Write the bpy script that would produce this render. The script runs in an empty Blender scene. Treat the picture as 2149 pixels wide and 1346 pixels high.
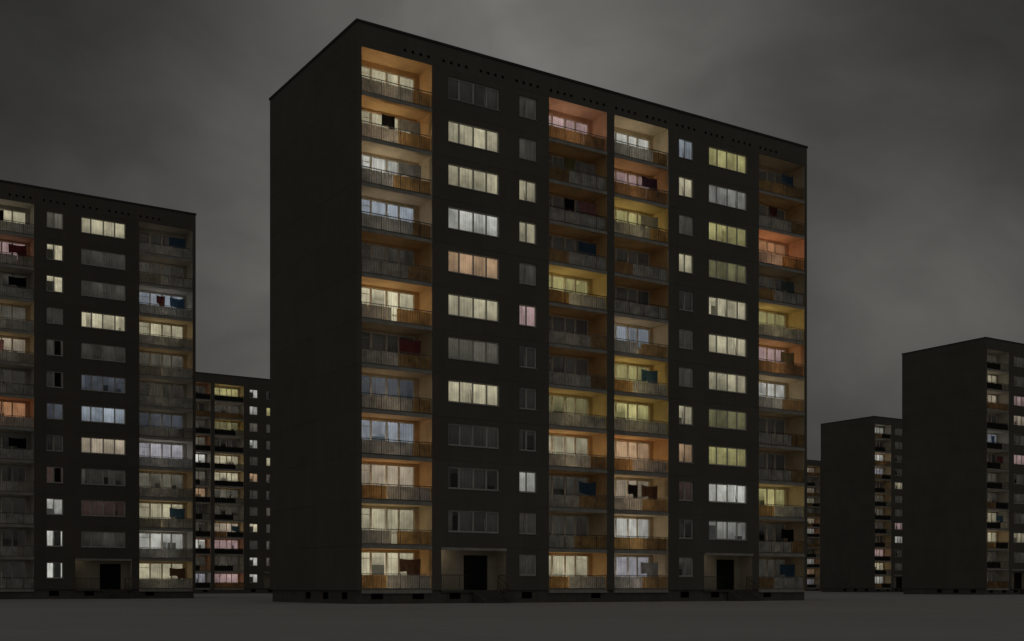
import bpy, math, random
from mathutils import Vector
random.seed(7)
S = bpy.context.scene
COL = S.collection

# ------------------------------------------------------------------ mesh builder
class MB:
    def __init__(s): s.v=[]; s.f=[]; s.m=[]; s.t=[]
    def vert(s,p,t=1.0): s.v.append(tuple(p)); s.t.append(t); return len(s.v)-1
    def quad(s,a,b,c,d,mi=0,t=1.0):
        tt = t if isinstance(t,(list,tuple)) else (t,)*4
        i=[s.vert(p,k) for p,k in zip((a,b,c,d),tt)]
        s.f.append(i); s.m.append(mi)
    def box(s,x0,x1,y0,y1,z0,z1,mi=0,t=1.0,skip=''):
        P=[(x0,y0,z0),(x1,y0,z0),(x1,y1,z0),(x0,y1,z0),(x0,y0,z1),(x1,y0,z1),(x1,y1,z1),(x0,y1,z1)]
        b=len(s.v)
        for p in P: s.vert(p,t)
        F={'b':(3,2,1,0),'t':(4,5,6,7),'f':(0,1,5,4),'k':(2,3,7,6),'l':(3,0,4,7),'r':(1,2,6,5)}
        for k,f in F.items():
            if k in skip: continue
            s.f.append([b+i for i in f]); s.m.append(mi)
    def bar(s,p,q,r=.015,mi=0,n=4):
        p=Vector(p); q=Vector(q); d=(q-p).normalized()
        up=Vector((0,0,1)) if abs(d.z)<.9 else Vector((1,0,0))
        a=d.cross(up).normalized(); c=d.cross(a)
        b=len(s.v)
        for o in (p,q):
            for k in range(n):
                an=2*math.pi*(k+.5)/n
                s.vert(o+a*(r*1.41*math.cos(an))+c*(r*1.41*math.sin(an)))
        for k in range(n):
            k2=(k+1)%n
            s.f.append([b+k,b+k2,b+n+k2,b+n+k]); s.m.append(mi)
        s.f.append([b+k for k in range(n)][::-1]); s.m.append(mi)
        s.f.append([b+n+k for k in range(n)]); s.m.append(mi)
    def wall(s,xs,zs,y,holes,mi=0):
        xs=sorted(set(round(x,4) for x in xs)); zs=sorted(set(round(z,4) for z in zs))
        for i in range(len(xs)-1):
            for j in range(len(zs)-1):
                cx=(xs[i]+xs[i+1])/2; cz=(zs[j]+zs[j+1])/2
                if any(h[0]<cx<h[1] and h[2]<cz<h[3] for h in holes): continue
                s.quad((xs[i],y,zs[j]),(xs[i+1],y,zs[j]),(xs[i+1],y,zs[j+1]),(xs[i],y,zs[j+1]),mi)
    def mesh(s,name,mats,tone=False,smooth=False):
        me=bpy.data.meshes.new(name); me.from_pydata(s.v,[],s.f)
        for m in mats: me.materials.append(m)
        me.polygons.foreach_set('material_index',s.m)
        if smooth: me.polygons.foreach_set('use_smooth',[True]*len(s.f))
        if tone:
            a=me.attributes.new('tone','FLOAT','POINT'); a.data.foreach_set('value',s.t)
        me.update(); return me

def link(name,me,parent=None,loc=(0,0,0),rz=0,mat=None):
    o=bpy.data.objects.new(name,me); COL.objects.link(o)
    o.location=loc; o.rotation_euler=(0,0,rz)
    if parent: o.parent=parent
    if mat:
        o.material_slots[0].link='OBJECT'; o.material_slots[0].material=mat
    return o

# ------------------------------------------------------------------ materials
class NT:
    def __init__(s,tree): s.t=tree; s.n=tree.nodes; s.l=tree.links
    def add(s,ty,**kw):
        n=s.n.new(ty)
        for k,v in kw.items(): setattr(n,k,v)
        return n
    def con(s,a,b): s.l.new(a,b)
    def setin(s,sock,v):
        if hasattr(v,'is_linked') or isinstance(v,bpy.types.NodeSocket): s.l.new(v,sock)
        else: sock.default_value=v
    def math(s,op,a,b=0.0,c=0.0,clamp=False):
        n=s.n.new('ShaderNodeMath'); n.operation=op; n.use_clamp=clamp
        for i,v in enumerate((a,b,c)): s.setin(n.inputs[i],v)
        return n.outputs[0]
    def noise(s,vec,scale,detail=4,rough=.55,dist=0.0):
        n=s.n.new('ShaderNodeTexNoise'); s.l.new(vec,n.inputs['Vector'])
        n.inputs['Scale'].default_value=scale; n.inputs['Detail'].default_value=detail
        n.inputs['Roughness'].default_value=rough; n.inputs['Distortion'].default_value=dist
        return n.outputs[0]
    def mapr(s,v,a,b,c,d):
        n=s.n.new('ShaderNodeMapRange'); s.l.new(v,n.inputs[0])
        for i,k in enumerate((a,b,c,d)): n.inputs[i+1].default_value=k
        return n.outputs[0]
    def scalecol(s,col,f):
        n=s.n.new('ShaderNodeVectorMath'); n.operation='SCALE'
        s.setin(n.inputs[0],col[:3] if isinstance(col,tuple) else col); s.setin(n.inputs['Scale'],f)
        return n.outputs[0]
    def mapping(s,vec,scale=(1,1,1),loc=(0,0,0),rot=(0,0,0)):
        n=s.n.new('ShaderNodeMapping'); s.l.new(vec,n.inputs[0])
        n.inputs['Scale'].default_value=scale; n.inputs['Location'].default_value=loc; n.inputs['Rotation'].default_value=rot
        return n.outputs[0]

def newmat(name):
    m=bpy.data.materials.new(name); m.use_nodes=True
    t=NT(m.node_tree); t.n.clear()
    out=t.add('ShaderNodeOutputMaterial')
    return m,t,out

def paint(name,col,rough=.8,var=.15,scale=1.5,transl=0.0,bump=0.0,spec=.3):
    m,t,out=newmat(name)
    tc=t.add('ShaderNodeTexCoord'); oi=t.add('ShaderNodeObjectInfo')
    off=t.add('ShaderNodeVectorMath',operation='ADD')
    sc=t.scalecol((37.0,17.0,53.0),oi.outputs['Random'])
    t.con(tc.outputs['Object'],off.inputs[0]); t.con(sc,off.inputs[1])
    n1=t.noise(off.outputs[0],scale,5,.6)
    n2=t.noise(t.mapping(off.outputs[0],(6,6,.6)),scale*1.3,3)
    f=t.math('ADD',t.mapr(n1,.3,.7,1-var,1+var),t.mapr(n2,.3,.7,-var*.5,var*.5))
    c=t.scalecol(tuple(col),f)
    p=t.add('ShaderNodeBsdfPrincipled'); t.con(c,p.inputs['Base Color'])
    p.inputs['Roughness'].default_value=rough; p.inputs['Specular IOR Level'].default_value=spec
    if bump:
        b=t.add('ShaderNodeBump'); b.inputs['Strength'].default_value=bump; b.inputs['Distance'].default_value=.02
        t.con(t.noise(tc.outputs['Object'],scale*20,3),b.inputs['Height']); t.con(b.outputs[0],p.inputs['Normal'])
    if transl:
        tr=t.add('ShaderNodeBsdfTranslucent'); t.con(c,tr.inputs['Color'])
        mx=t.add('ShaderNodeMixShader'); mx.inputs[0].default_value=transl
        t.con(p.outputs[0],mx.inputs[1]); t.con(tr.outputs[0],mx.inputs[2]); t.con(mx.outputs[0],out.inputs[0])
    else: t.con(p.outputs[0],out.inputs[0])
    return m

def concrete(name,col):
    m,t,out=newmat(name)
    tc=t.add('ShaderNodeTexCoord'); o=tc.outputs['Object']
    sp=t.add('ShaderNodeSeparateXYZ'); t.con(o,sp.inputs[0])
    zz=t.math('DIVIDE',t.math('SUBTRACT',sp.outputs[2],.82),2.8)
    xx=t.math('DIVIDE',t.math('ADD',sp.outputs[0],2.2),5.61)
    yy=t.math('DIVIDE',t.math('ADD',sp.outputs[1],1.2),7.6)
    def line(v,w):
        fr=t.math('FRACT',v); d=t.math('ABSOLUTE',t.math('SUBTRACT',fr,.5))
        return t.math('GREATER_THAN',d,.5-w)
    ln=t.math('MAXIMUM',line(zz,.008),t.math('MAXIMUM',line(xx,.0025),line(yy,.001)))
    # joints fade in and out where the mastic has weathered
    ln=t.math('MULTIPLY',ln,t.mapr(t.noise(o,.22,3,.5),.38,.62,.3,1.0))
    cb=t.add('ShaderNodeCombineXYZ')
    for i,v in enumerate((xx,yy,zz)): t.con(t.math('FLOOR',v),cb.inputs[i])
    wn=t.add('ShaderNodeTexWhiteNoise'); t.con(cb.outputs[0],wn.inputs['Vector'])
    f=t.mapr(wn.outputs['Value'],0,1,.96,1.04)
    n1=t.noise(o,.30,6,.6); f=t.math('MULTIPLY',f,t.mapr(n1,.3,.7,.91,1.09))
    n2=t.noise(t.mapping(o,(2.2,2.2,.12)),1.0,4,.6); f=t.math('MULTIPLY',f,t.mapr(n2,.3,.7,.95,1.04))
    n3=t.noise(o,14,3,.7); f=t.math('MULTIPLY',f,t.mapr(n3,.3,.7,.90,1.10))
    f=t.math('MULTIPLY',f,t.math('SUBTRACT',1,t.math('MULTIPLY',ln,.38)))
    p=t.add('ShaderNodeBsdfPrincipled'); t.con(t.scalecol(col,f),p.inputs['Base Color'])
    p.inputs['Roughness'].default_value=.92; p.inputs['Specular IOR Level'].default_value=.15
    b=t.add('ShaderNodeBump'); b.inputs['Strength'].default_value=.25; b.inputs['Distance'].default_value=.03
    t.con(t.math('SUBTRACT',t.math('MULTIPLY',n3,.5),t.math('MULTIPLY',ln,.6)),b.inputs['Height']); t.con(b.outputs[0],p.inputs['Normal'])
    t.con(p.outputs[0],out.inputs[0]); return m

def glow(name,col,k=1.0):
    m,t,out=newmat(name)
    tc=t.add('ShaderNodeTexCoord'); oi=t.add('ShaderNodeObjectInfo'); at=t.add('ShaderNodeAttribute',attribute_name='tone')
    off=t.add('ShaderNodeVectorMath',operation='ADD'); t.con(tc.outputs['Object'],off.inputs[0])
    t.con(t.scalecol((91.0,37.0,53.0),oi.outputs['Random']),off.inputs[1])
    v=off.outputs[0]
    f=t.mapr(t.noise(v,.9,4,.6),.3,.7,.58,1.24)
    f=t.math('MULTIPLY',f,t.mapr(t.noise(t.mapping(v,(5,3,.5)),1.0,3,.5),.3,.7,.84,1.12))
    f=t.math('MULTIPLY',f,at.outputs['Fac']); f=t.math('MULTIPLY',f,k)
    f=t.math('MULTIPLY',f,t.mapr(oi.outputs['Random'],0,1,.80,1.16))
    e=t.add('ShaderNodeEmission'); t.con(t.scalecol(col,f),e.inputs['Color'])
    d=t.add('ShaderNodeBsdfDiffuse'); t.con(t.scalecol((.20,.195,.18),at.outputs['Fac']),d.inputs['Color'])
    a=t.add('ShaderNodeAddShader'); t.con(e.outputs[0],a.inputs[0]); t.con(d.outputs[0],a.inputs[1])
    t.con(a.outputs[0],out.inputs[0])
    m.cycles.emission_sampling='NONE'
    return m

KEYS={'cream':(.57,.52,.36),'white':(.57,.57,.53),'blue':(.34,.385,.45),'yellow':(.45,.415,.18),'olive':(.17,.16,.08),
 'peach':(.54,.35,.21),'warm':(.48,.40,.30),'pink':(.48,.33,.33),'orange':(.46,.22,.11),'dim':(.046,.043,.037),
 'dimc':(.105,.099,.080),'grey':(.22,.22,.21),'dark':(.014,.0135,.0125),'dblue':(.07,.08,.098),'dred':(.040,.024,.021),'lav':(.42,.41,.46)}
GLOW={k:glow('glow_'+k,c,.84) for k,c in KEYS.items()}
BGLOW={k:glow('balcony_glow_'+k,c,.74) for k,c in KEYS.items()}
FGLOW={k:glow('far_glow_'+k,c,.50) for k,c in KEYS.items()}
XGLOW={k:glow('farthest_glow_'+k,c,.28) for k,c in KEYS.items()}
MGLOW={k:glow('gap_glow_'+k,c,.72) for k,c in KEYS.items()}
WALLC={'orange':(.62,.42,.215),'cream':(.61,.51,.35),'yellow':(.59,.47,.23),'rose':(.61,.41,.28),'beige':(.54,.45,.32),
 'grey':(.47,.455,.42),'white':(.56,.55,.51)}
WALL={k:paint('loggia_paint_'+k,c,.85,.14,.9) for k,c in WALLC.items()}
M_wall=concrete('facade_concrete',(.146,.138,.119))
M_wall2=concrete('facade_concrete_brown',(.138,.123,.107))
M_plinth=paint('plinth_render',(.135,.128,.114),.95,.18,.7,bump=.4)
M_slab=paint('slab_edge',(.42,.40,.36),.9,.2,1.2,spec=.05)
M_cap=paint('roof_flashing',(.05,.05,.048),.6,.15,1)
M_frame=paint('window_frame_paint',(.80,.78,.73),.6,.10,2,transl=.25,spec=.2)
M_sill=paint('zinc_sill',(.40,.40,.39),.6,.15,2)
M_rail=paint('railing_iron',(.07,.066,.06),.9,.3,4,spec=.0)
M_railg=paint('railing_iron_grey',(.22,.215,.205),.9,.3,4,spec=.0)
M_pgrey=paint('panel_grey_sheet',(.54,.54,.515),.9,.35,1.6,transl=.20,spec=.05)
M_ppale=paint('panel_pale_sheet',(.62,.61,.58),.9,.35,1.6,transl=.28,spec=.05)
M_pamber=paint('panel_amber_sheet',(.52,.34,.155),.9,.35,1.6,transl=.28,spec=.05)
M_pbrown=paint('panel_brown_board',(.36,.225,.105),.9,.35,1.6,transl=.20,spec=.05)
M_pbeige=paint('panel_beige_sheet',(.42,.39,.33),.9,.3,1.6,transl=.14,spec=.05)
M_pblack=paint('panel_black_sheet',(.032,.031,.030),.9,.25,1.6,spec=.05)
M_door=paint('door_black',(.006,.006,.006),.6,.2,2)
M_hole=paint('dark_opening',(.003,.003,.003),.95,.1,2,spec=0)
M_fill_stand=paint('fill_stand_metal',(.2,.2,.2),.5,.1,2)
M_entr=paint('entrance_plaster',(.48,.43,.34),.85,.12,1)
M_step=paint('step_concrete',(.105,.10,.09),.9,.2,1.4,bump=.3)
CL={'black':(.015,.014,.016),'grey':(.34,.34,.33),'red':(.27,.085,.095),'brown':(.12,.07,.05),'olive':(.20,.185,.09),'pink':(.38,.20,.21),
 'blue':(.065,.13,.21),'purple':(.075,.045,.07),'maroon':(.12,.04,.04),'teal':(.11,.155,.155),'pale':(.62,.60,.56)}
CLOTH={k:paint('cloth_'+k,c,.95,.18,3,transl=.45,spec=.05) for k,c in CL.items()}
def glassmat():
    m,t,out=newmat('window_glass')
    tr=t.add('ShaderNodeBsdfTransparent'); tr.inputs[0].default_value=(.94,.95,.94,1)
    g=t.add('ShaderNodeBsdfGlossy'); g.inputs['Roughness'].default_value=.03
    mx=t.add('ShaderNodeMixShader'); mx.inputs[0].default_value=.05
    t.con(tr.outputs[0],mx.inputs[1]); t.con(g.outputs[0],mx.inputs[2]); t.con(mx.outputs[0],out.inputs[0]); return m
M_glass=glassmat()

# ------------------------------------------------------------------ dimensions of the block type (metres)
L,D,H=39.3,14.3,36.0
F0,ST,NF=.85,2.8,12
BAL={'A':.32,'B':14.38,'C':20.0,'D':34.05}; BW=4.96; BD=1.7
WIDE={'E':6.49,'F':28.93}; WW=3.9
NARR={'N':11.98,'O':26.0}; NW=1.4
SILL,WH=.97,1.42
ENT={'E':(5.96,10.9),'F':(28.43,33.35)}; EH=2.74; ED=1.3

def bars_rect(mb,x0,x1,z0,z1,y,w=.05,dy=.05):
    mb.box(x0,x0+w,y,y+dy,z0,z1); mb.box(x1-w,x1,y,y+dy,z0,z1)
    mb.box(x0+w,x1-w,y,y+dy,z0,z0+w); mb.box(x0+w,x1-w,y,y+dy,z1-w,z1)

def frame_mesh(w,h,cuts,tilt=None):
    mb=MB(); bars_rect(mb,0,w,0,h,.10,.055,.09)
    cs=[0]+list(cuts)+[w]; n=len(cs)-1
    for c in cuts: mb.box(c-.028,c+.028,.095,.185,.056,h-.056)
    for i in range(n):
        x0=cs[i]+(.055 if i==0 else .028); x1=cs[i+1]-(.055 if i==n-1 else .028)
        if i==tilt:
            for a,b in (((x0+.02,.19,.07),(x0+.02,.38,h-.12)),((x1-.02,.19,.07),(x1-.02,.38,h-.12)),((x0,.38,h-.12),(x1,.38,h-.12)),((x0,.19,.07),(x1,.19,.07))):
                mb.bar(a,b,.024)
        else: bars_rect(mb,x0,x1,.056,h-.056,.12,.03,.05)
    return mb.mesh('window_frame',[M_frame])
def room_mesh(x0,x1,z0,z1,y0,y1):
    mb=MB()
    mb.quad((x0,y1,z0),(x1,y1,z0),(x1,y1,z1),(x0,y1,z1),0,(.38,.38,.62,.62))  # room light painted as glow tones: bright ceiling, dim floor, walls lighter upwards
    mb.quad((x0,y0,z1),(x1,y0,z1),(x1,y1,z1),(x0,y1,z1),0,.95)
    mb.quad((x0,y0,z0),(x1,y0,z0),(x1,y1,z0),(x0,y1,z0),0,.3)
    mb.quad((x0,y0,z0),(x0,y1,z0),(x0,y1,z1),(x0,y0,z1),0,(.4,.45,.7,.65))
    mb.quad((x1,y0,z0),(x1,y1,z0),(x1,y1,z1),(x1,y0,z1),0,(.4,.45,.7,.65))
    r=random.Random(int(x1*10)); x=x0+.3      # furniture standing against the back wall
    while x<x1-.6:
        w=r.uniform(.4,1.0); hh=r.uniform(.9,1.75)
        if r.random()<.6: mb.box(x,min(x+w,x1-.1),y1-.45,y1-.03,z0+.01,z0+hh,0,r.uniform(.08,.25))
        x+=w+r.uniform(.1,.6)
    return mb.mesh('interior',[GLOW['dark']],tone=True)
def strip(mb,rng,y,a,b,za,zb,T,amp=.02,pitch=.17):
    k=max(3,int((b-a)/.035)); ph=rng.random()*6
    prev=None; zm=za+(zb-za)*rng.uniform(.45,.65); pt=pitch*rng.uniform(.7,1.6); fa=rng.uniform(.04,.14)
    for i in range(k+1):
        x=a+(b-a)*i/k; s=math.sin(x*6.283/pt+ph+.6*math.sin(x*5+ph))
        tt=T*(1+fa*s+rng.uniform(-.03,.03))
        lo=mb.vert((x,y+amp*s*1.3,za),tt*.64); mi=mb.vert((x,y+amp*s,zm),tt*.92); hi=mb.vert((x,y+amp*s*.6,zb),tt*1.10)  # backlight painted into the glow: brighter towards the top, varied along folds
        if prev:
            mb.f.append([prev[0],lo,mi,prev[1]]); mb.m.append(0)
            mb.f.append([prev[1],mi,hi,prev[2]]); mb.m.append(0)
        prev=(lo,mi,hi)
def curtain_mesh(x0,w,z0,h,n,y,rng,openness):
    mb=MB(); c=w/n
    base=rng.uniform(.88,1.08)
    for i in range(n):
        a=x0+i*c; b=a+c; r=rng.random()
        T=base*rng.uniform(.66,1.16)
        if r<1-openness: strip(mb,rng,y,a,b,z0-.05,z0+h+.05,T)
        elif r<1-openness*.4:
            if rng.random()<.5: strip(mb,rng,y,a,a+c*rng.uniform(.3,.7),z0-.05,z0+h+.05,T)
            else: strip(mb,rng,y,b-c*rng.uniform(.3,.7),b,z0-.05,z0+h+.05,T)
        else:
            strip(mb,rng,y,a,b,z0+h*rng.uniform(.55,.9),z0+h+.05,T*1.05,.01,.5)
            if rng.random()<.5: mb.box(a+.1*c,b-.15*c,y+.1,y+.3,z0-.1,z0+h*rng.uniform(.15,.45),0,.10)
    return mb.mesh('curtain',[GLOW['dark']],tone=True)
def curtain_split(kind,rng):       # one casement bright, a dark drape or furniture in the other
    mb=MB(); y=.29; w=NW/2
    if kind==0:
        strip(mb,rng,y,.03,w*1.05,-.05,.68*WH,.03); strip(mb,rng,y+.03,.03,w*1.05,.68*WH,WH+.05,1.1); strip(mb,rng,y,w*1.05,NW-.03,-.05,WH+.05,1.25)
    elif kind==1:
        strip(mb,rng,y,w*.85,w*1.8,-.05,WH+.05,.03); strip(mb,rng,y,.03,w*.85,-.05,WH+.05,1.25); strip(mb,rng,y,w*1.8,NW-.03,-.05,WH+.05,1.25)
    else:
        strip(mb,rng,y,w*.95,NW-.03,-.05,WH*.6,.04); strip(mb,rng,y,.03,w*.95,-.05,WH+.05,1.2); strip(mb,rng,y+.03,w*.95,NW-.03,WH*.6,WH+.05,1.0)
    return mb.mesh('curtain',[GLOW['dark']],tone=True)
def pane_mesh(rects,y):
    mb=MB()
    for (a,b,c,d) in rects: mb.quad((a,y,c),(b,y,c),(b,y,d),(a,y,d))
    return mb.mesh('window_glass',[M_glass])
rng=random.Random(3)
C1,C2=(.86,1.95,2.95),(.92,1.9,2.98)
FR_W=[frame_mesh(WW,WH,C1),frame_mesh(WW,WH,C2,1),frame_mesh(WW,WH,C2),frame_mesh(WW,WH,C1,2)]
FR_N=[frame_mesh(NW,WH,(.62,)),frame_mesh(NW,WH,(.62,),0)]
for f in FR_W+FR_N: f.name='window'
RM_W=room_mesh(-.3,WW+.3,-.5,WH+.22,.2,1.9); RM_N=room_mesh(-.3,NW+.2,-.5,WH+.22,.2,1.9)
CU_W=[curtain_mesh(.03,WW-.06,0,WH,4,.29,rng,o) for o in (0,.05,.2,.3,.4,.5,.6,.8,.35,.25,.15,.1)]
CU_N=[curtain_mesh(.03,NW-.06,0,WH,2,.29,rng,o) for o in (0,0,.3,.4,.5,.7,.6,.1)]
CU_ND=[curtain_split(k,rng) for k in range(3)]
GL_W=pane_mesh([(.05,WW-.05,.05,WH-.05)],.15); GL_N=pane_mesh([(.05,NW-.05,.05,WH-.05)],.15)
def sill_mesh(w):
    mb=MB(); mb.box(-.03,w+.03,-.05,.098,-.035,-.004); return mb.mesh('sill',[M_sill])
SI_W,SI_N=sill_mesh(WW),sill_mesh(NW)
# balcony shells : loggia with the slab edge, opening for window and door in the back wall
BX0,BX1,BZ0,BZ1=.45,4.62,.9,2.45; DX0,DX1=2.62,3.5
def balcony_mesh(hc):
    mb=MB(); w=BW; y1=BD
    holes=[(BX0,BX1,BZ0,BZ1),(DX0,DX1,.1,BZ1)]
    mb.wall([.004,BX0,DX0,DX1,BX1,w-.004],[0.0,.1,BZ0,BZ1,hc],y1,holes)
    mb.quad((.004,.002,0),(.004,y1,0),(.004,y1,hc),(.004,.002,hc)); mb.quad((w-.004,.002,0),(w-.004,y1,0),(w-.004,y1,hc),(w-.004,.002,hc))
    mb.quad((0,.002,hc),(w,.002,hc),(w,y1,hc),(0,y1,hc))
    mb.box(.003,w-.003,-.035,y1+.1,-.2,0.0,1)
    mb.box(.006,w-.006,.075,.098,.001,.12,1)      # upstand added behind the railing to block fill light under the panels
    for (a,b,c,d) in ((BX0,DX0,BZ0,BZ0),(DX1,BX1,BZ0,BZ0),(BX0,BX1,BZ1,BZ1)): mb.quad((a,y1,c),(b,y1,c),(b,y1+.14,c),(a,y1+.14,c))
    for x,z0 in ((BX0,BZ0),(BX1,BZ0),(DX0,.1),(DX1,.1)):
        z1=BZ1 if x in (BX0,BX1) else BZ0
        mb.quad((x,y1,z0),(x,y1+.14,z0),(x,y1+.14,z1),(x,y1,z1))
    return mb.mesh('balcony',[WALL['orange'],M_slab])
BALM=balcony_mesh(ST-.206); BALT=balcony_mesh(ST-.02)
def balcony_frame():
    mb=MB(); y=BD+.05
    xs=[BX0,1.5,DX0,DX1,BX1]
    for i in range(4):
        z0=.1 if i==2 else BZ0
        bars_rect(mb,xs[i]+.002,xs[i+1]-.002,z0+.002,BZ1-.002,y,.065,.07)
    mb.box(xs[0]+.08,xs[1]-.08,y+.01,y+.05,2.0,2.04)
    mb.box(DX0+.08,DX1-.08,y+.01,y+.05,.85,.93)
    return mb.mesh('window_frame',[M_frame])
BFR=balcony_frame()
BGL=pane_mesh([(BX0+.05,DX0,BZ0+.05,BZ1-.05),(DX0+.06,DX1-.06,.15,BZ1-.05),(DX1,BX1-.05,BZ0+.05,BZ1-.05)],BD+.08)
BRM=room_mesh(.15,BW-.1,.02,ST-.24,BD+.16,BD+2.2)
def bcurt(o): return curtain_mesh(BX0+.02,BX1-BX0-.04,.12,BZ1-.1,4,BD+.22,rng,o)
BCU=[bcurt(o) for o in (0,.1,.2,.3,.4,.5,.6,.7,.3,.45,.25,.55)]
def railing_mesh(a,b,h=1.04,z0=.08):
    mb=MB(); mb.box(a,b,.02,.065,h-.04,h); mb.box(a,b,.035,.058,z0,z0+.025)
    n=int((b-a)/.17)
    for i in range(n+1):
        x=a+.012+(b-a-.024)*i/n; r=.016 if i%8==0 else .006
        mb.box(x-r,x+r,.045-r,.045+r,z0+.026,h-.041)
    return mb.mesh('railing',[M_rail])
RAIL=railing_mesh(.01,BW-.01)
def panel_mesh(a,b,z0=.1,z1=.95):
    mb=MB(); n=int((b-a)/.05); prev=None; r=random.Random(int(a*100+b*10))
    for i in range(n+1):
        x=a+(b-a)*i/n; y=.118+.010*math.sin(i*1.57)
        lo=mb.vert((x,y,z0)); hi=mb.vert((x,y,z1-r.choice([0,0,0,0,.02,.04])))
        if prev: mb.f.append([prev[0],lo,hi,prev[1]]); mb.m.append(0)
        prev=(lo,hi)
    return mb.mesh('privacy_panel',[M_pgrey])
_pc={}
def panel(a,b,z1=.95):
    if (a,b,z1) not in _pc: _pc[(a,b,z1)]=panel_mesh(a,b,.06,z1)
    return _pc[(a,b,z1)]
G,Pl,Am,Br,Be,Bk=M_pgrey,M_ppale,M_pamber,M_pbrown,M_pbeige,M_pblack
PV={'main':[[(.03,1.75,Am),(1.78,4.93,G)],[(.03,3.3,G),(3.33,4.93,Am)],[(.03,3.6,G),(3.63,4.93,Br)],[(.03,2.6,Pl),(2.63,4.93,Am)],[(.03,3.6,G),(3.63,4.93,Am)],
    [(.03,1.75,Br),(1.78,4.93,G)],[(.03,2.2,G),(2.23,4.93,Am)],[(.03,3.0,Am),(3.03,4.93,Br)],[(.03,2.1,G),(2.5,4.93,Am)],[(.03,4.93,G)],[(.03,3.6,Pl),(3.63,4.93,Am)]],
    'left':[[(.03,4.93,G)],[(.03,1.75,Be),(1.78,4.93,G)],[(.03,3.6,G),(3.63,4.93,Be)],[(.03,2.1,Be),(2.13,4.93,G)]],
    'black':[[(.03,4.93,Bk)],[(.03,3.6,Bk),(3.63,4.93,Be)],[(.03,3.2,Bk)],[(.03,2.1,Br),(2.13,4.93,Bk)],[(.03,4.93,Br)]]}
def fill_stand_mesh():  # stand for an added fill light, kept low behind the panels
    mb=MB(); mb.bar((0,0,0),(0,0,.03),.10,0,10); mb.bar((0,0,.03),(0,0,.26),.015,0,6)
    return mb.mesh('fill_light_stand',[M_fill_stand])
FILL_STAND=fill_stand_mesh()
LZ=2.0
def line_mesh():
    mb=MB(); mb.bar((.01,.6,LZ+.01),(BW-.01,.6,LZ+.01),.004); return mb.mesh('clothes_line',[M_rail])
CLINE=line_mesh()
def cloth_mesh(w,h,seed):
    r=random.Random(seed); mb=MB(); nx,nz=18,9; a1,a2=r.uniform(0,6),r.uniform(0,6); sk=r.uniform(-.22,.22)
    sag=r.uniform(.03,.10); fold=r.uniform(.3,.7)
    for j in range(nz+1):
        for i in range(nx+1):
            u=i/nx; v=j/nz
            x=(u-.5)*w*(1-.05*v)+.03*v*math.sin(u*5+a2); y=.06*v*math.sin(u*9+a1)+.035*v*math.sin(u*19+a2)
            hh=h*(.72 if u<fold else 1.0)*(1+sk*(u-.5))
            z=-v*hh-sag*math.sin(u*math.pi)*(1-.4*v)-.025*v*math.sin(u*11+a1)
            mb.vert((x,y,z))
    for j in range(nz):
        for i in range(nx):
            k=j*(nx+1)+i; mb.f.append([k,k+1,k+nx+2,k+nx+1]); mb.m.append(0)
    return mb.mesh('hanging_sheet',[CLOTH['grey']],smooth=True)
CLM=[cloth_mesh(.9,1.0,1),cloth_mesh(.95,1.15,2),cloth_mesh(.8,1.0,6),cloth_mesh(1.45,1.0,3),cloth_mesh(1.55,1.1,4),cloth_mesh(1.4,1.2,5),cloth_mesh(1.5,1.1,8)]
# ------------------------------------------------------------------ entrance
def entrance_mesh(w):
    mb=MB(); d0,d1=2.44,4.32; dh=2.32
    mb.wall([0,d0,d1,w],[0,dh,EH-.003],ED,[(d0,d1,0,dh)])
    mb.quad((.003,.002,0),(.003,ED,0),(.003,ED,EH),(.003,.002,EH)); mb.quad((w-.003,.002,0),(w-.003,ED,0),(w-.003,ED,EH),(w-.003,.002,EH))
    mb.quad((0,.002,EH-.004),(w,.002,EH-.004),(w,ED,EH-.004),(0,ED,EH-.004))
    mb.box(.003,w-.003,-.12,-.004,EH-.16,EH+.02,1)
    mb.box(.003,w-.003,-.02,ED+.2,-.16,0,2)
    for x in (d0,d1): mb.quad((x,ED,0),(x,ED+.2,0),(x,ED+.2,dh),(x,ED,dh))
    mb.quad((d0,ED,dh),(d1,ED,dh),(d1,ED+.2,dh),(d0,ED+.2,dh))
    return mb.mesh('entrance',[M_entr,M_slab,M_step])
def door_mesh():
    mb=MB(); d0,d1=2.44,4.32; y=ED+.1
    bars_rect(mb,d0+.002,d1-.002,.002,2.318,y,.07,.08)
    m=(d0+d1)/2
    for a,b in ((d0+.072,m-.005),(m+.005,d1-.072)):
        mb.box(a,b,y+.02,y+.06,.075,2.245)
        bars_rect(mb,a+.1,b-.1,.2,1.0,y+.005,.03,.014); bars_rect(mb,a+.1,b-.1,1.1,2.1,y+.005,.03,.014)
    mb.bar((m-.08,y-.03,.95),(m-.08,y-.03,1.25),.012); mb.box(m-.09,m-.07,y-.03,y+.02,.96,.98); mb.box(m-.09,m-.07,y-.03,y+.02,1.22,1.24)
    return mb.mesh('door',[M_door])
def stair_mesh():
    mb=MB(); a,b=2.5,4.2; n=5
    for i in range(n): mb.box(a,b,-.04-.28*(i+1),-.041-.28*i,-F0,-F0+F0*(n-i)/(n+1))
    for x in (a-.13,b+.002):
        P=[(x,-.041,-F0),(x,-.041,-.02),(x,-1.5,-F0+.14),(x,-1.5,-F0)]
        Q=[(x+.128,p[1],p[2]) for p in P]
        mb.quad(*P); mb.quad(*Q)
        for i in range(4): mb.quad(P[i],P[(i+1)%4],Q[(i+1)%4],Q[i])
    return mb.mesh('stair',[M_step])
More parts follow.
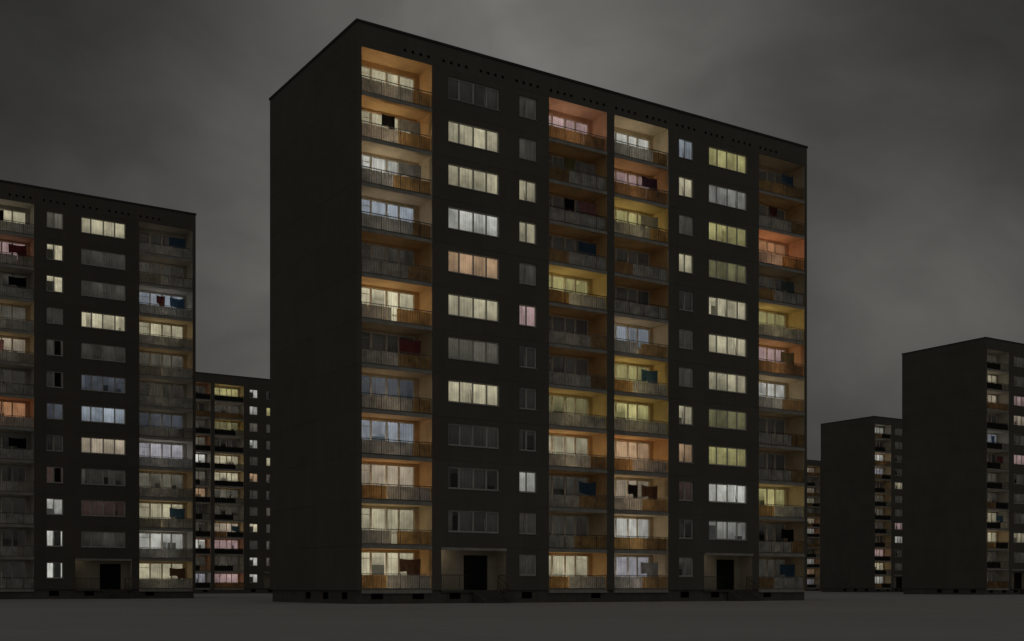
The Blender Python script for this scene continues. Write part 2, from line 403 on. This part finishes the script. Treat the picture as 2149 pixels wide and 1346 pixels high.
def hand_mesh():
    mb=MB(); x=4.27
    mb.bar((x,-.06,.95),(x,-1.5,.17),.014); mb.bar((x,-.06,.5),(x,-1.5,-.25),.008)
    for i in range(5):
        y=-.06-1.44*i/4; z=-.03-.70*i/4
        mb.bar((x,y,z),(x,y,.95-.78*i/4),.009)
    return mb.mesh('handrail',[M_rail])
EM={k:entrance_mesh(v[1]-v[0]) for k,v in ENT.items()}
EDOOR,ESTAIR,EHAND=door_mesh(),stair_mesh(),hand_mesh()
ERAIL=railing_mesh(.02,2.1,1.0,.05); ERAIL2=railing_mesh(4.4,4.9,1.0,.05)
# ------------------------------------------------------------------ body
PI_=.14      # how far the plinth stands back
def body_mesh(cols,matw):
    mb=MB(); zs=[F0,H]; xs=[0,L]; holes=[]
    for k,t in BAL.items():
        if k in cols: holes.append((t,t+BW,F0-.01,F0+ST*NF)); 
    for k,t in WIDE.items():
        if k in cols:
            for j in range(1,NF): z=F0+ST*j+SILL; holes.append((t,t+WW,z,z+WH))
            e=ENT[k]; holes.append((e[0],e[1],F0-.01,F0+EH))
    for k,t in NARR.items():
        if k in cols:
            for j in range(NF): z=F0+ST*j+SILL; holes.append((t,t+NW,z,z+WH))
    for h in holes: xs+=[h[0],h[1]]; zs+=[max(F0,h[2]),h[3]]
    mb.wall(xs,zs,0,holes)
    for (a,b,c,d) in holes:
        if b-a<4.2:      # window reveals
            y=.13
            mb.quad((a,0,c),(a,y,c),(a,y,d),(a,0,d)); mb.quad((b,0,c),(b,y,c),(b,y,d),(b,0,d))
            mb.quad((a,0,d),(b,0,d),(b,y,d),(a,y,d)); mb.quad((a,0,c),(b,0,c),(b,y,c),(a,y,c))
    z0,z1=F0,H
    mb.quad((0,0,z0),(0,D,z0),(0,D,z1),(0,0,z1)); mb.quad((L,0,z0),(L,D,z0),(L,D,z1),(L,0,z1))
    mb.quad((0,D,z0),(L,D,z0),(L,D,z1),(0,D,z1)); mb.quad((0,0,z1),(L,0,z1),(L,D,z1),(0,D,z1))
    mb.quad((0,0,z0),(L,0,z0),(L,D,z0),(0,D,z0))
    return mb.mesh('facade',[matw])
def plinth_mesh():
    mb=MB(); i=PI_; mb.box(i,L-i,i,D-i,-.3,F0-.004); return mb.mesh('plinth',[M_plinth])
def cap_mesh():
    mb=MB(); o=.06; z0,z1=H-.10,H+.05
    mb.box(-o,L+o,-o,-.003,z0,z1); mb.box(-o,L+o,D+.003,D+o,z0,z1); mb.box(-o,-.003,-.003,D+.003,z0,z1); mb.box(L+.003,L+o,-.003,D+.003,z0,z1)
    return mb.mesh('roof_edge',[M_cap])
def vent_mesh():
    mb=MB(); r=.085; n=12
    c=mb.vert((0,-.004,0)); ring=[mb.vert((r*math.cos(2*math.pi*k/n),-.004,r*math.sin(2*math.pi*k/n))) for k in range(n)]
    for k in range(n): mb.f.append([c,ring[k],ring[(k+1)%n]]); mb.m.append(0)
    o2=[mb.vert((r*1.15*math.cos(2*math.pi*k/n),-.02,r*1.15*math.sin(2*math.pi*k/n))) for k in range(n)]
    for k in range(n): mb.f.append([ring[k],ring[(k+1)%n],o2[(k+1)%n],o2[k]]); mb.m.append(0)
    return mb.mesh('roof_vent',[M_hole])
def cellar_mesh():
    mb=MB(); mb.quad((.04,-.006,.04),(.86,-.006,.04),(.86,-.006,.48),(.04,-.006,.48),0)
    bars_rect(mb,0,.9,0,.52,-.03,.04,.028)
    mb.m=[0]+[1]*(len(mb.m)-1)
    return mb.mesh('cellar_window',[M_hole,M_plinth])
PLM,CAPM,VENT,CELL=plinth_mesh(),cap_mesh(),vent_mesh(),cellar_mesh()

ORD=['topmost','second','third','fourth','fifth','sixth','seventh','eighth','ninth','tenth','eleventh','lowest']
SHEETS=[]
TH=math.atan2(.544,.839)
LCOL={'cream':(1,.82,.56),'white':(1,.90,.75),'blue':(1,.87,.72),'yellow':(1,.82,.48),'olive':(1,.82,.50),'peach':(1,.73,.47),'warm':(1,.78,.54),
      'pink':(1,.76,.60),'orange':(1,.59,.34),'lav':(1,.89,.80)}
def building(corner,label,cols,balc,wins,style,matw,detail,colname,short,fillk=1.0,dimk=0.0,fg=None,entk=1.0):
    root=bpy.data.objects.new('apartment_building',None); COL.objects.link(root)
    root.location=(corner[0],corner[1],0); root.rotation_euler=(0,0,TH)
    root['label']=label; root['category']='apartment building'; root['group']='panel apartment blocks of the same type'
    r=random.Random(len(short)*13+int(corner[1]))
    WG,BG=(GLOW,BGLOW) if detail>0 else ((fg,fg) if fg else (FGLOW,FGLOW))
    link('facade',body_mesh(cols,matw),root); link('plinth',PLM,root); link('roof_edge',CAPM,root)
    if detail>0:
        for g in range(12):
            for q in range(4): link('roof_vent',VENT,root,(3.33+2.805*g+.565*q,0,34.92))
    for x in (1.0,3.9,6.6,12.2,18.0,26.2,29.2,34.6): link('cellar_window',CELL,root,(x,PI_,.24))
    for y in (1.7,4.6,7.4): link('cellar_window',CELL,root,(PI_,y+.8,.24),-math.pi/2)
    last=None
    for k,t in BAL.items():
        if k not in cols: continue
        for j in range(NF):
            row=NF-1-j
            key,wk,s,lau=balc[k][row]
            z=F0+ST*j
            b=link('balcony',BALT if j==NF-1 else BALM,root,(t,0,z),0,WALL[wk])
            link('railing',RAIL,b,(0,0,0),0,r.choice([M_rail,M_railg,M_railg]) if style!='black' else M_rail)
            pv=r.choice([q for q in PV[style] if q is not last]); last=pv
            for (a,c,m) in pv: link('privacy_panel',panel(a,c),b,(0,0,0),0,m)
            link('window_frame',BFR,b)
            if detail>0: link('window_glass',BGL,b)
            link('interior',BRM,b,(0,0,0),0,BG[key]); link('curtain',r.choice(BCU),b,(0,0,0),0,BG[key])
            s=max(s*fillk,dimk*r.uniform(.7,1.3))
            if s>.01:  # added fill light for loggia walls and ceiling, weak in unlit ones
                link('fill_light_stand',FILL_STAND,b,(2.1,1.35,.003))
                ld=bpy.data.lights.new('loggia_fill','POINT'); ld.energy=34*s; ld.color=LCOL.get(key,(1,.81,.57)); ld.shadow_soft_size=.12
                lo=bpy.data.objects.new('loggia_fill_point',ld); COL.objects.link(lo); lo.parent=b; lo.location=(2.1,1.35,.42)
            if lau: link('clothes_line',CLINE,b)
            for (c,pos) in lau:
                SHEETS.append((root,(t+(2.15 if pos=='L' else 3.7),.6,z+LZ),c,pos,colname[k],ORD[row],short))
    for grp,FR,RM,CU,GL,SI in ((WIDE,FR_W,RM_W,CU_W,GL_W,SI_W),(NARR,FR_N,RM_N,CU_N,GL_N,SI_N)):
        for k,t in grp.items():
            if k not in cols: continue
            for j in range(1 if grp is WIDE else 0,NF):
                key=wins[k][NF-1-j]; z=F0+ST*j+SILL
                w=link('window',r.choice(FR),root,(t,0,z))
                if detail>0: link('glass',GL,w)
                link('sill',SI,w)
                cu=CU[:2]+CU[-2:] if key.endswith('!') else CU
                if key[-1] in '012': cu=[CU_ND[int(key[-1])]]
                key=key.strip('!012')
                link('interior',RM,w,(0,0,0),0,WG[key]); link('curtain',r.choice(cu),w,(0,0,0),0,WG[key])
    for k,(a,b) in ENT.items():
        if k not in cols: continue
        e=link('entrance',EM[k],root,(a,0,F0)); link('door',EDOOR,e); link('stair',ESTAIR,e); link('handrail',EHAND,e)
        link('railing',ERAIL,e); link('railing',ERAIL2,e)
        if detail>0:
            ld=bpy.data.lights.new('entrance_lamp','POINT'); ld.energy=4*entk; ld.color=(1,.86,.66); ld.shadow_soft_size=.06
            lo=bpy.data.objects.new('entrance_bulb',ld); COL.objects.link(lo); lo.parent=e; lo.location=(.35,.5,2.4)
    return root

def B(s):
    out=[]
    for ln in s.split():
        p=ln.split('/'); lau=[tuple(q.split('@')) for q in p[3].split(',')] if len(p)>3 else []
        out.append((p[0],p[1],float(p[2]),lau))
    assert len(out)==NF,(len(out),s); return out
main_b={'A':B('cream/orange/1 cream/orange/1/black@L,grey@R white/cream/.9/grey@R blue/beige/.55 dim/orange/.14 cream/orange/.9 dark/beige/.14/red@R dblue/beige/.45 blue/orange/.6 warm/orange/.75 cream/cream/.6 cream/orange/.85/brown@R'),
 'B':B('pink/rose/.9 dark/orange/.08/olive@L,grey@R dark/orange/.08/black@L,pink@R dark/orange/.1/blue@R yellow/yellow/.9 dark/orange/.1 dark/orange/.1 olive/yellow/.7 cream/orange/.95 dim/orange/.12/blue@R dim/beige/.12 cream/orange/.85'),
 'C':B('white/cream/.8 pink/orange/.55/purple@R yellow/yellow/.8/grey@R dark/orange/.12 dark/orange/.08 blue/cream/.55 yellow/yellow/1/blue@R yellow/yellow/.6 peach/orange/1 warm/cream/.75/black@L,brown@R white/cream/.7 lav/cream/.65/grey@R'),
 'D':B('dark/beige/.12/blue@R dark/orange/.12/maroon@L orange/rose/1.1 dim/beige/.12/teal@R yellow/yellow/.85 pink/orange/.8/olive@R white/cream/.55 dark/beige/.12 dark/beige/.1 yellow/cream/.45 dark/beige/.12/black@R dim/beige/.12/blue@R')}
main_w={'E':'dark cream! cream! white peach! cream! dimc cream dark dark dark dark'.split(),
 'N':'dim dim cream! cream dim pink dark dark dark white! dim dim'.split(),
 'O':'blue cream! dimc cream! dark dim dim cream! peach dred dark dim'.split(),
 'F':'yellow! grey yellow olive cream cream! cream! olive yellow white! grey dark'.split()}
CNM={'A':'leftmost','B':'second','C':'third','D':'rightmost'}
building((-9.55,73.9),'large central panel block with a bare windowless side wall and warm orange loggias','ABCDEFNO',main_b,main_w,'main',M_wall,2,CNM,'central block',1.0,.08)
left_b={'C':B('cream/grey/.35/black@L pink/rose/.12/maroon@R dim/grey/.1/black@R dimc/cream/.3 warm/cream/.3/pink@L dim/grey/.1 orange/rose/.3 dark/grey/0/black@R dark/grey/0 dark/grey/0 dark/grey/0 dark/grey/0'),
 'D':B('dark/grey/.2/blue@R dim/grey/.25 blue/white/.42/maroon@L,blue@R cream/cream/.42 dimc/cream/.32 dim/grey/.28 dblue/grey/.25 lav/white/.45 dimc/cream/.35 cream/cream/.4/blue@R white/white/.42 cream/cream/.42/brown@R')}
left_w={'O':'dimc cream0 cream0 dim dim1 dark1 dblue dark dred1 white! white1 white1'.split(),
 'F':'cream! dim dim cream dim dblue blue warm! dim dred dim dim'.split()}
building((-62.6,91.0),'block cut off by left edge of the photo, grey loggia column at right end','CDFO',left_b,left_w,'left',M_wall2,1,{'C':'left','D':'right end'},'leftmost block',.8,.07,None,.25)
def rb(seed,wk,p,extra={}):
    r=random.Random(seed); out=[]
    for i in range(NF):
        if r.random()<p: key=r.choice(['cream','warm','warm','white','warm','pink','lav','peach']); s=r.uniform(.3,.5)
        else: key=r.choice(['dark','dim','dim','dimc']); s=r.uniform(.1,.25)
        out.append((key,r.choice(wk),s,[]))
    for k,v in extra.items(): out[k]=v
    return out
def rw(seed,p):
    r=random.Random(seed)
    return [r.choice(['cream','cream','yellow','white','blue','pink','peach']) if r.random()<p else r.choice(['dark','dim','dimc']) for _ in range(NF)]
mid_b={'B':rb(5,['grey','white','rose'],.35),'C':B('yellow/cream/.42 dim/white/.22 olive/yellow/.35 dark/white/.18 cream/cream/.4 cream/cream/.36 dimc/cream/.28 dim/white/.22 warm/cream/.35/blue@R pink/rose/.33 dim/white/.22 pink/rose/.33')}
mid_w={'O':'white0 white! dimc white! dim peach! dim dim cream0 dim white0 white0'.split(),'F':rw(2,.4)}
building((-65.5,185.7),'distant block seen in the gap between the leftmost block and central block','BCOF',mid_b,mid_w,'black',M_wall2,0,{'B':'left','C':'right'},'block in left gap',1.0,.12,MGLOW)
rt_b={'A':rb(11,['cream','grey','grey'],.3,{1:('cream','grey',.4,[]),4:('blue','white',.35,[('blue','L')]),5:('dark','grey',0.2,[('red','R')]),8:('cream','grey',.4,[('blue','R')]),9:('cream','cream',.4,[]),11:('dim','grey',.1,[])})}
rt_w={'E':'dim dim pink warm dim pink dim dim dim cream dim dim'.split(),'N':rw(4,.4)}
building((66.2,167.7),'block cut off by the right edge of the photo, its blank side wall facing left','AEN',rt_b,rt_w,'black',M_wall,0,{'A':'only','B':'second'},'rightmost block',.9,.14)
fr_b={'A':rb(21,['cream','yellow','cream'],.7,{1:('dark','grey',.2,[]),0:('white','grey',.4,[])}),'B':rb(8,['cream','grey'],.4)}
fr_w={'E':'dim dim dim dim cream dim dim pink white dim dim dim'.split(),'N':rw(9,.4)}
building((73.9,245.0),'smaller distant block with a blank side wall, directly left of the rightmost block','AENB',fr_b,fr_w,'black',M_wall,0,{'A':'only','B':'second'},'distant block',.8,.14)
ff_b={'B':rb(31,['cream','rose','grey'],.4),'C':rb(33,['cream','rose','white'],.4)}
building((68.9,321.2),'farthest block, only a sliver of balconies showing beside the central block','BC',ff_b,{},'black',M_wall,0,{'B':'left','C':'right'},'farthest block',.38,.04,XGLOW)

# ------------------------------------------------------------------ hanging sheets: things of their own
for i,(root,loc,c,pos,cn,rown,short) in enumerate(SHEETS):
    r=random.Random(i*7+1)
    me=r.choice(CLM[:3]) if pos=='L' else r.choice(CLM[3:])
    cs,sn=math.cos(TH),math.sin(TH)
    p=(root.location.x+cs*loc[0]-sn*loc[1],root.location.y+sn*loc[0]+cs*loc[1],loc[2])
    o=link('hanging_sheet',me,None,p,TH+math.radians(r.uniform(-6,6)),CLOTH[c])
    o['label']=f'{c} sheet drying on the {rown} balcony of the {cn} balcony column, {short}'
    o['category']='laundry'; o['group']='laundry drying on the balconies'

# ------------------------------------------------------------------ ground
mb=MB(); R=2500
xs=[-R,-600,-200,-60,0,60,200,600,R]; ys=[-R,-300,-40,20,80,140,260,600,R]
for i in range(8):
    for j in range(8): mb.quad((xs[i],ys[j],0),(xs[i+1],ys[j],0),(xs[i+1],ys[j+1],0),(xs[i],ys[j+1],0))
mg,t,out=newmat('ground_dull_snow')
tc=t.add('ShaderNodeTexCoord'); o=tc.outputs['Object']
f=t.mapr(t.noise(t.mapping(o,(.03,.05,1)),1.0,5,.6),.3,.7,.90,1.08)
f=t.math('MULTIPLY',f,t.mapr(t.noise(o,.8,6,.65),.3,.7,.94,1.05))
p=t.add('ShaderNodeBsdfPrincipled'); t.con(t.scalecol((.48,.476,.463),f),p.inputs['Base Color']); p.inputs['Roughness'].default_value=.95; p.inputs['Specular IOR Level'].default_value=.1
bm_=t.add('ShaderNodeBump'); bm_.inputs['Strength'].default_value=.25; bm_.inputs['Distance'].default_value=.06
t.con(t.noise(o,2.5,5,.6),bm_.inputs['Height']); t.con(bm_.outputs[0],p.inputs['Normal']); t.con(p.outputs[0],out.inputs[0])
g=link('ground',mb.mesh('ground',[mg])); g['kind']='structure'

# ------------------------------------------------------------------ world: overcast night sky
W=bpy.data.worlds.new('World'); S.world=W; W.use_nodes=True
t=NT(W.node_tree); t.n.clear()
out=t.add('ShaderNodeOutputWorld'); bg=t.add('ShaderNodeBackground')
tc=t.add('ShaderNodeTexCoord'); d=tc.outputs['Generated']
sp=t.add('ShaderNodeSeparateXYZ'); t.con(d,sp.inputs[0])
def lobe(px,py,a,n):
    v=Vector(((px-1074.5)/2518,1,(1233-py)/2518)).normalized()
    m=t.add('ShaderNodeVectorMath',operation='DOT_PRODUCT'); t.con(d,m.inputs[0]); m.inputs[1].default_value=v
    return t.math('MULTIPLY',t.math('POWER',t.math('MAXIMUM',m.outputs['Value'],0),n),a)
base=t.math('ADD',.040,t.math('MULTIPLY',t.math('POWER',t.math('MAXIMUM',sp.outputs[2],0),2.0),.032))
back=t.math('MULTIPLY',t.math('MAXIMUM',t.math('MULTIPLY',sp.outputs[1],-1),0),.06)
val=t.math('ADD',base,back)
for a in ((560,660,.056,70),(1000,60,.066,60),(2030,640,.066,200),(1380,100,.028,80),(0,0,-.020,40),(2149,60,-.010,60)): val=t.math('ADD',val,lobe(*a))
# soft mottled cloud, warped by a coarser noise, faintly drawn out along the wind
wn=t.add('ShaderNodeTexNoise'); t.con(d,wn.inputs['Vector']); wn.inputs['Scale'].default_value=5.0; wn.inputs['Detail'].default_value=3
wv=t.add('ShaderNodeVectorMath',operation='MULTIPLY_ADD'); t.con(wn.outputs['Color'],wv.inputs[0]); wv.inputs[1].default_value=(.16,.16,.16); t.con(d,wv.inputs[2])
wp=wv.outputs[0]
n1=t.noise(t.mapping(wp,(1,1,1.25),(.3,.1,.2)),5.5,5,.45)
n2=t.noise(t.mapping(wp,(.7,1,1.9),(1.3,.7,.4),(0,math.radians(-32),0)),12.0,6,.52)
val=t.math('MULTIPLY',val,t.mapr(n1,.3,.7,.78,1.24))
val=t.math('MULTIPLY',val,t.mapr(n2,.3,.7,.89,1.13))
cl=t.scalecol((1.0,.975,.912),val)
sky=t.add('ShaderNodeTexSky',sky_type='NISHITA'); sky.sun_disc=False; sky.sun_elevation=math.radians(2); sky.sun_rotation=math.radians(200)
sk=t.scalecol(sky.outputs[0],.0006)
ad=t.add('ShaderNodeVectorMath',operation='ADD'); t.con(cl,ad.inputs[0]); t.con(sk,ad.inputs[1])
mxv=t.add('ShaderNodeVectorMath',operation='MAXIMUM'); t.con(ad.outputs[0],mxv.inputs[0]); mxv.inputs[1].default_value=(.008,.008,.0075)
t.con(mxv.outputs[0],bg.inputs['Color']); bg.inputs['Strength'].default_value=1.0; t.con(bg.outputs[0],out.inputs[0])
sd=bpy.data.lights.new('overcast_sun','SUN'); sd.energy=.012; sd.angle=math.radians(40); sd.color=(1,.96,.92)
so=bpy.data.objects.new('overcast_sun',sd); COL.objects.link(so); so.rotation_euler=(math.radians(50),0,math.radians(20))

cam=bpy.data.cameras.new('camera'); co=bpy.data.objects.new('camera',cam); COL.objects.link(co)
co.location=(0,0,1.03); co.rotation_euler=(math.radians(90),0,0)
cam.sensor_width=36; cam.lens=36*2518/2149; cam.shift_y=(1233-673)/2149; cam.clip_end=6000; cam.clip_start=.1
S.camera=co
S.view_settings.view_transform='Standard'; S.view_settings.look='None'; S.view_settings.exposure=0; S.view_settings.gamma=1
